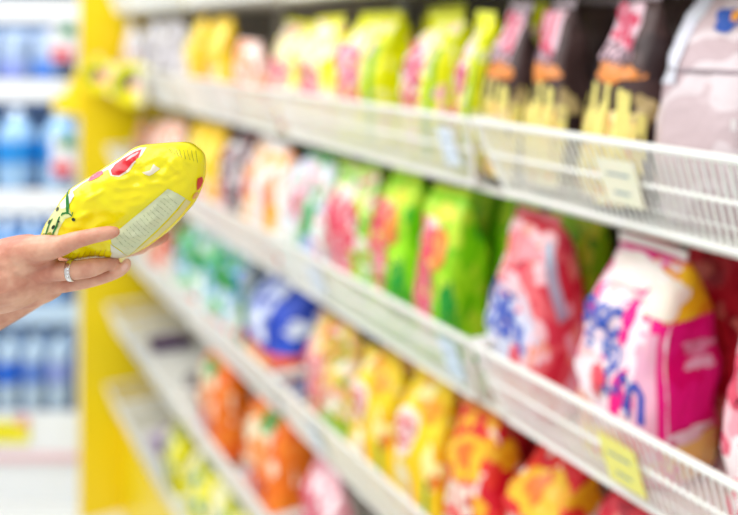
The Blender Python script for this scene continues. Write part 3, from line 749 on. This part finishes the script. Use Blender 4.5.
def pk_pt(px, py, side, off=0.0):
    # the packet is turned a little: its right end swings away from the camera
    Y = PY + side * pk_depth(px, py, side) + (-off if side < 0 else off)
    Y += (px - CEN[0]) * .00010 + (py - CEN[1]) * .00012
    return Wp(px, py, PY) * 1.0 + Vector((0, Y - PY, 0)) - pk_loc
def pk_body():
    n = len(OUT); sub = 3; ring = []
    for i in range(n):
        p0, p1, p2, p3 = OUT[i-1], OUT[i], OUT[(i+1) % n], OUT[(i+2) % n]
        for k in range(sub):
            t = k/sub
            ring.append(tuple(.5*((2*p1[j]) + (-p0[j]+p2[j])*t + (2*p0[j]-5*p1[j]+4*p2[j]-p3[j])*t*t + (-p0[j]+3*p1[j]-3*p2[j]+p3[j])*t**3) for j in (0, 1)))
    N = len(ring); V, F = [], []; NR = 40
    for side in (-1, 1):
        base = len(V); V.append(pk_pt(CEN[0], CEN[1], side))
        for r in range(1, NR+1):
            f = (r/NR) ** .8
            for (x, y) in ring:
                V.append(pk_pt(CEN[0]+(x-CEN[0])*f, CEN[1]+(y-CEN[1])*f, side))
        for k in range(N):
            t = (base, base+1+k, base+1+(k+1) % N); F.append(t if side < 0 else t[::-1])
        for r in range(NR-1):
            for k in range(N):
                k2 = (k+1) % N; i = base+1+r*N
                q = (i+k, i+N+k, i+N+k2, i+k2); F.append(q if side < 0 else q[::-1])
    o1 = 1+(NR-1)*N; o2 = 1+NR*N+1+(NR-1)*N
    for k in range(N):
        k2 = (k+1) % N; F.append((o1+k, o2+k, o2+k2, o1+k2))
    return V, F
def film(c, name, rough=.28, bs=55, bst=.25):
    return mat(c, rough, 0, bst, bs, name=name)
yfilm = mat('fcec04', .22, 0, .45, 30, name='yellow_packet_film')
V, F = pk_body(); mesh('pouch', V, F, yfilm, pk, smooth=True)
def in_poly(x, y, poly):
    c = False; n = len(poly)
    for i in range(n):
        x1, y1 = poly[i]; x2, y2 = poly[(i+1) % n]
        if (y1 > y) != (y2 > y) and x < (x2-x1)*(y-y1)/(y2-y1)+x1: c = not c
    return c
def pk_print(nm, polys, m, off=.0005, step=1.0):
    """print on the packet's film; each polygon is filled by a fine triangulated grid that follows the film"""
    V, F = [], []
    for poly in polys:
        bm = bmesh.new(); vs = []
        # densify outline
        pts = []
        for i in range(len(poly)):
            a, b = poly[i], poly[(i+1) % len(poly)]; l = math.hypot(b[0]-a[0], b[1]-a[1]); k = max(1, int(l/2))
            for j in range(k): pts.append((a[0]+(b[0]-a[0])*j/k, a[1]+(b[1]-a[1])*j/k))
        cuts = pts
        for x, y in pts: vs.append(bm.verts.new((x, y, 0)))
        bm.faces.new(vs)
        x0, x1 = min(p[0] for p in pts), max(p[0] for p in pts); y0, y1 = min(p[1] for p in pts), max(p[1] for p in pts)
        x = x0 + 1.5
        while x < x1:
            g = bm.verts[:] + bm.edges[:] + bm.faces[:]
            bmesh.ops.bisect_plane(bm, geom=g, plane_co=(x, 0, 0), plane_no=(1, 0, 0)); x += 1.6
        y = y0 + 1.5
        while y < y1:
            g = bm.verts[:] + bm.edges[:] + bm.faces[:]
            bmesh.ops.bisect_plane(bm, geom=g, plane_co=(0, y, 0), plane_no=(0, 1, 0)); y += 1.6
        bm.verts.ensure_lookup_table(); i0 = len(V)
        for i, v in enumerate(bm.verts): v.index = i; V.append(pk_pt(v.co.x, v.co.y, -1, off))
        for f in bm.faces: F.append(tuple(i0 + v.index for v in f.verts))
        bm.free()
    return mesh(nm, V, F, m, pk, smooth=True)
def circ(cx, cy, rx, ry, rot=0, n=20, wob_=0.0, sd=0):
    o = []
    for k in range(n):
        t = 2*math.pi*k/n; q = 1 + wob_*math.sin(3*t+sd)
        x, y = rx*q*math.cos(t), ry*q*math.sin(t); c, s_ = math.cos(rot), math.sin(rot); o.append((cx+x*c-y*s_, cy+x*s_+y*c))
    return o
def pstroke(pts, wd):
    L_, R_ = [], []
    for j, (x, y) in enumerate(pts):
        a = pts[max(0, j-1)]; b = pts[min(len(pts)-1, j+1)]; dx, dy = b[0]-a[0], b[1]-a[1]; l = math.hypot(dx, dy)
        w_ = wd * (1 if 0 < j < len(pts)-1 else .6)
        L_.append((x-dy/l*w_/2, y+dx/l*w_/2)); R_.append((x+dy/l*w_/2, y-dx/l*w_/2))
    return L_ + R_[::-1]
whitef = film('fbf3e6', 'white_print'); redf = film('dc1022', 'red_print'); greenf = film('147a2c', 'green_print')
pk_print('border_and_glint', [[(76,186.5),(90,178),(108,167),(124,156.8),(134,149.5),(143,146),(150,145.5),(148,152),(141,160),(137,167),(128,172),(119,171),(115,166),(104,171),(88,181),(77,190)]], film('fae9d0', 'pale_border'), .0004)
pk_print('logo', [[(146,146.8),(139,149.5),(129,155.5),(121,161),(118,166.5),(121,170),(127.5,170.5),(134,166.5),(139,159.5),(144,155),(145.5,151)]], redf, .0009)
pk_print('logo', [circ(136.5, 154, 1.2, 5, .9), circ(141, 151.5, 1, 3.6, .9)], film('f3b0b4', 'logo_streak'), .0013)
pk_print('logo', [[(95,173.5),(100,170.5),(107,168),(110,169.5),(106,173),(98,177),(94,178)]], film('d7466a', 'small_red_logo'), .0009)
pk_print('white_corner', [[(48,231),(53,219),(60,208),(67,199),(75,190.5),(80,189),(78,200),(82,210),(75,213),(68,224),(66,236),(56,240),(50,238)]], film('e9eda0', 'pale_lime_print'), .0005)
pk_print('white_corner', [[(67,199.5),(75,191),(80,188),(83,191),(79,198),(74,203),(69,204)]], film('f4f2e8', 'white_patch'), .0008)
pk_print('green_print', [pstroke([(72.5,187.5),(75,194),(77,201),(77.5,208)], 3.6), pstroke([(77.5,206.5),(72,208),(70.5,210)], 2), pstroke([(77,206),(82,209.5),(83,206)], 1.6), pstroke([(69,211),(66,220),(62,229)], 2.2), pstroke([(60,214),(55,224),(52,234)], 1.8)], greenf, .0012)
pk_print('green_print', [circ(57,231,5,3,-.8), circ(50.5,231,2.6,1.8,-.6)], film('8fa822', 'olive_print'), .0009)
pk_print('black_dots', [circ(64.3,205,2.3,1.5,-.9), circ(56.5,217.5,2.4,1.4,-1.0), circ(62.5,221.5,2.2,1.5,-.9), circ(84,213,2.0,1.7,.3), circ(68.5,215.5,1.3,1.0)], film('1c2f14', 'dark_dots'), .0014)
# nutrition panel
pk_print('nutrition_panel', [[(117.5,231),(131,220),(145,208.5),(160,196),(173.5,184.5),(182,190),(188,196),(180,206),(170,217),(158,229),(146,240),(136,249.5),(129,255),(126,247),(119,238)]], film('d9deb4', 'pale_green_panel', .35), .0006)
pl = []
rnd = random.Random(4)
for j in range(16):
    t = .05 + j*.058
    # lines run across the panel, rows step along its length
    ax, ay = 118+ (174-118)*t + 2, 232 + (185.5-232)*t + 1
    bx, by = 132 + (187-132)*t, 251 + (198-251)*t
    x0 = .06; 
    while x0 < .9:
        ln = rnd.uniform(.1, .3); x1 = min(.94, x0+ln)
        pl.append(pstroke([(ax+(bx-ax)*x0, ay+(by-ay)*x0), (ax+(bx-ax)*x1, ay+(by-ay)*x1)], rnd.choice((.5, .7))))
        x0 = x1 + .06
pk_print('small_print', pl, film('a3ad7c', 'grey_green_ink', .4), .0010)
pk_print('clear_edge', [[(118,238),(126,249),(129,255.5),(121,258),(112,257),(116,250)]], film('e4e2cc', 'milky_film', .2), .0006)
pk_print('clear_edge', [[(130,255),(146,241.5),(159,230),(171,218),(181,207.5),(188.5,197),(192,201),(183,213),(173,223.5),(160,235),(146,246),(134,253.5)]], film('e9dc92', 'pale_amber_film', .2), .0008)
pk_print('red_print', [[(199.5,177),(203,176),(203,181),(201,187),(198,190),(198.5,183)]], film('d8401f', 'orange_red_print'), .0014)
pk_print('red_print', [circ(196, 195, 1.6, 4, .5)], film('eeb054', 'amber_print'), .0012)
pk_print('border_and_glint', [[(160,160),(166,165),(160,169.5),(157,171),(149,168),(158,165.5)]], film('f6ead0', 'painted_cream_glint'), .0006)  # cream glint on the film, painted in as colour
# crimp marks at the two ends
cr = [pstroke([(70+5.2*j, 256.5-.25*j), (76+5.2*j, 249.5-.75*j)], 1.1) for j in range(9)]
pk_print('crimp_lines', cr, film('d9bd00', 'crimp_shade'), .0005)
cr = [pstroke([(172+3.6*j, 146+.5*j), (176+3.4*j, 150+1.6*j)], .9) for j in range(8)]
pk_print('crimp_lines', cr, film('b8b400', 'crimp_ink'), .0005)
tag(pk, 'bright yellow snack packet with red oval logo held in the hands', 'packet')

# ---------------------------------------------------------------- the person: forearms and hands, one continuous surface
def ico(bm, P, r, sc=None, rot=None, sub=2):
    M = Matrix.Translation(P)
    if rot is not None: M = M @ rot
    if sc is not None: M = M @ Matrix.Diagonal((*sc, 1))
    bmesh.ops.create_icosphere(bm, subdivisions=sub, radius=r, matrix=M)
def chain(bm, pts):
    """pts: (px, py, Y, radius in m); a tapering round limb through the points"""
    P = [(Wp(a, b, c), r) for a, b, c, r in pts]
    res = []
    for i in range(len(P)-1):
        p0 = P[max(0, i-1)]; p1 = P[i]; p2 = P[i+1]; p3 = P[min(len(P)-1, i+2)]
        for k in range(7):
            t = k/7
            f = lambda a, b, c, d: .5*((2*b) + (c-a)*t + (2*a-5*b+4*c-d)*t*t + (-a+3*b-3*c+d)*t**3)
            res.append((f(p0[0], p1[0], p2[0], p3[0]), f(p0[1], p1[1], p2[1], p3[1])))
    res.append(P[-1])
    rings = []; n = 14; u = None
    for i, (p, r) in enumerate(res):
        d = (res[min(i+1, len(res)-1)][0] - res[max(0, i-1)][0]).normalized()
        if u is None: u = d.orthogonal().normalized()
        u = (u - d*u.dot(d)).normalized(); v = d.cross(u)
        rings.append([bm.verts.new(p + r*(u*math.cos(2*math.pi*k/n) + v*math.sin(2*math.pi*k/n))) for k in range(n)])
    for a, b in zip(rings[:-1], rings[1:]):
        for k in range(n): bm.faces.new((a[k], a[(k+1) % n], b[(k+1) % n], b[k]))
    bm.faces.new(rings[0][::-1]); bm.faces.new(rings[-1])
    ico(bm, res[-1][0], res[-1][1]*.999); ico(bm, res[0][0], res[0][1]*.999)
bm = bmesh.new()
mm = .001
# front hand: forearm, wrist, back of the hand
chain(bm, [(-330,345,.93,40*mm), (-240,325,.92,39*mm), (-150,306,.915,36*mm), (-80,292,.91,32*mm), (-35,283,.905,30*mm), (0,277,.90,33*mm), (22,271,.90,32*mm), (34,268,.90,24*mm)])
chain(bm, [(-20,272,.90,26*mm), (10,263,.895,26*mm), (30,256,.89,22*mm), (42,253,.885,15*mm)])
chain(bm, [(-20,290,.905,26*mm), (8,287,.90,25*mm), (30,280,.90,22*mm), (44,275,.90,17*mm)])
# finger resting on the packet front
chain(bm, [(20,254,.885,17*mm), (42,249,.874,14*mm), (60,246,.868,10.5*mm), (73,241,.862,8.8*mm), (88,237,.857,7.6*mm), (101,234.2,.856,7.2*mm), (111,232.5,.858,6.4*mm), (114.5,232,.859,5.4*mm)])
# ring finger under the packet edge
chain(bm, [(28,272,.895,16*mm), (48,271,.888,11.5*mm), (62,271,.884,9.8*mm), (76,270,.882,9.6*mm), (92,267.5,.882,9.4*mm), (103,265,.888,7.4*mm), (111,263,.894,6.0*mm), (115,261.5,.898,4.8*mm)])
# middle finger, below, its tip curling up beside
chain(bm, [(22,284,.91,16*mm), (46,284,.905,11.5*mm), (66,283,.900,9.5*mm), (84,280.5,.900,8.6*mm), (99,277.5,.901,7.6*mm), (110,274.5,.901,6.9*mm), (120,270.5,.897,6.2*mm), (125.5,266.0,.895,5.4*mm), (127,262.5,.895,4.4*mm)])
# little finger, folded in
chain(bm, [(8,296,.91,14*mm), (30,297,.908,11*mm), (46,295,.905,8*mm), (57,291.5,.905,5.5*mm)])
# web between the fingers
ico(bm, Wp(46,262,.89), 12*mm)
# rear hand: forearm below and behind, palm behind the first hand, fingers under the packet
chain(bm, [(-330,520,1.06,44*mm), (-220,445,1.02,40*mm), (-120,378,.99,35*mm), (-55,336,.975,31*mm), (-18,313,.968,27*mm), (15,292,.965,28*mm), (48,272,.962,26*mm), (72,258,.96,18*mm)])
chain(bm, [(55,262,.962,16*mm), (85,250,.958,10*mm), (112,245,.955,8.5*mm), (135,243,.950,8*mm), (152,241,.944,7.2*mm), (163,237,.938,6.0*mm), (165,235,.937,5.0*mm)])
chain(bm, [(55,268,.965,16*mm), (80,258,.964,10*mm), (105,252,.962,8.5*mm), (125,250,.956,7.6*mm), (140,248,.948,6.8*mm), (148,244,.944,5.2*mm)])
chain(bm, [(50,258,.965,14*mm), (80,240,.962,10*mm), (110,228,.957,8.5*mm), (140,222,.951,7.5*mm), (155,219,.947,6.2*mm)])
chain(bm, [(55,250,.965,13*mm), (85,225,.962,10*mm), (112,208,.957,8.5*mm), (140,198,.951,7*mm)])
me = bpy.data.meshes.new('hands_raw'); bm.to_mesh(me); bm.free()
raw = bpy.data.objects.new('person', me); COL.objects.link(raw)
md = raw.modifiers.new('merge', 'REMESH'); md.mode = 'VOXEL'; md.voxel_size = .0015; md.use_smooth_shade = True
md = raw.modifiers.new('soften', 'SMOOTH'); md.factor = .5; md.iterations = 4
dg = bpy.context.evaluated_depsgraph_get(); dg.update()
me2 = bpy.data.meshes.new_from_object(raw.evaluated_get(dg)); raw.modifiers.clear(); raw.data = me2; me2.name = 'person'
for p in me2.polygons: p.use_smooth = True
sk = bpy.data.materials.new('skin'); sk.use_nodes = True; nt = sk.node_tree; b = nt.nodes['Principled BSDF']
b.inputs['Roughness'].default_value = .5; b.inputs['Subsurface Weight'].default_value = .25
b.inputs['Subsurface Radius'].default_value = (1, .35, .2); b.inputs['Subsurface Scale'].default_value = .006
tc = nt.nodes.new('ShaderNodeTexCoord'); n1 = nt.nodes.new('ShaderNodeTexNoise'); n1.inputs['Scale'].default_value = 38; n1.inputs['Detail'].default_value = 3
nt.links.new(tc.outputs['Object'], n1.inputs['Vector'])
crp = nt.nodes.new('ShaderNodeValToRGB'); crp.color_ramp.elements[0].position = .35; crp.color_ramp.elements[0].color = srgb('c5826a'); crp.color_ramp.elements[1].position = .65; crp.color_ramp.elements[1].color = srgb('e3b093')
nt.links.new(n1.outputs['Fac'], crp.inputs['Fac']); nt.links.new(crp.outputs['Color'], b.inputs['Base Color'])
n2 = nt.nodes.new('ShaderNodeTexNoise'); n2.inputs['Scale'].default_value = 130; nt.links.new(tc.outputs['Object'], n2.inputs['Vector'])
bp = nt.nodes.new('ShaderNodeBump'); bp.inputs['Strength'].default_value = .25; bp.inputs['Distance'].default_value = .002
nt.links.new(n2.outputs['Fac'], bp.inputs['Height']); nt.links.new(bp.outputs['Normal'], b.inputs['Normal'])
me2.materials.clear(); me2.materials.append(sk)
tag(raw, 'person reaching in from the left with bare hands holding the yellow packet', 'person')
def nail(px, py, Y, rot, w_, l):
    bm = bmesh.new(); bmesh.ops.create_icosphere(bm, subdivisions=3, radius=1, matrix=Matrix.Translation(Wp(px, py, Y)) @ Euler(rot).to_matrix().to_4x4() @ Matrix.Diagonal((l, .0012, w_, 1)))
    m_ = bpy.data.meshes.new('fingernail'); bm.to_mesh(m_); bm.free()
    return link('fingernail', m_, mat('e9b9a6', .25), raw, smooth=True)
nail(124.5, 267.2, .8893, (.1, -.85, -.1), .0032, .0048)
# ---------------------------------------------------------------- ring
V, F = [], []
c0 = Wp(71.5, 270.5, .8828); ax = (Wp(76, 270, .882) - Wp(62, 271, .884)).normalized()
u = ax.orthogonal().normalized(); v = ax.cross(u); N, Mn = 40, 10
for k in range(N):
    t = 2*math.pi*k/N; rd = u*math.cos(t) + v*math.sin(t)
    for j in range(Mn):
        a = 2*math.pi*j/Mn
        V.append(rd*(.0100 + .0009*math.cos(a)) + ax*(.0030*math.sin(a)))
for k in range(N):
    for j in range(Mn):
        k2, j2 = (k+1) % N, (j+1) % Mn; F.append((k*Mn+j, k2*Mn+j, k2*Mn+j2, k*Mn+j2))
rg = empty('ring', c0)
mesh('band', V, F, mat('e6e4e0', .18, 1.0), rg, smooth=True)
bm = bmesh.new()
for j in range(4):
    bmesh.ops.create_icosphere(bm, subdivisions=1, radius=.0017, matrix=Matrix.Translation(Vector((0, -.0105, .0048 - .0032*j))))
m_ = bpy.data.meshes.new('stones'); bm.to_mesh(m_); bm.free(); link('stones', m_, mat('f4f6f8', .08, .6), rg)
tag(rg, 'silver ring with small stones worn on a finger under the yellow packet', 'ring')
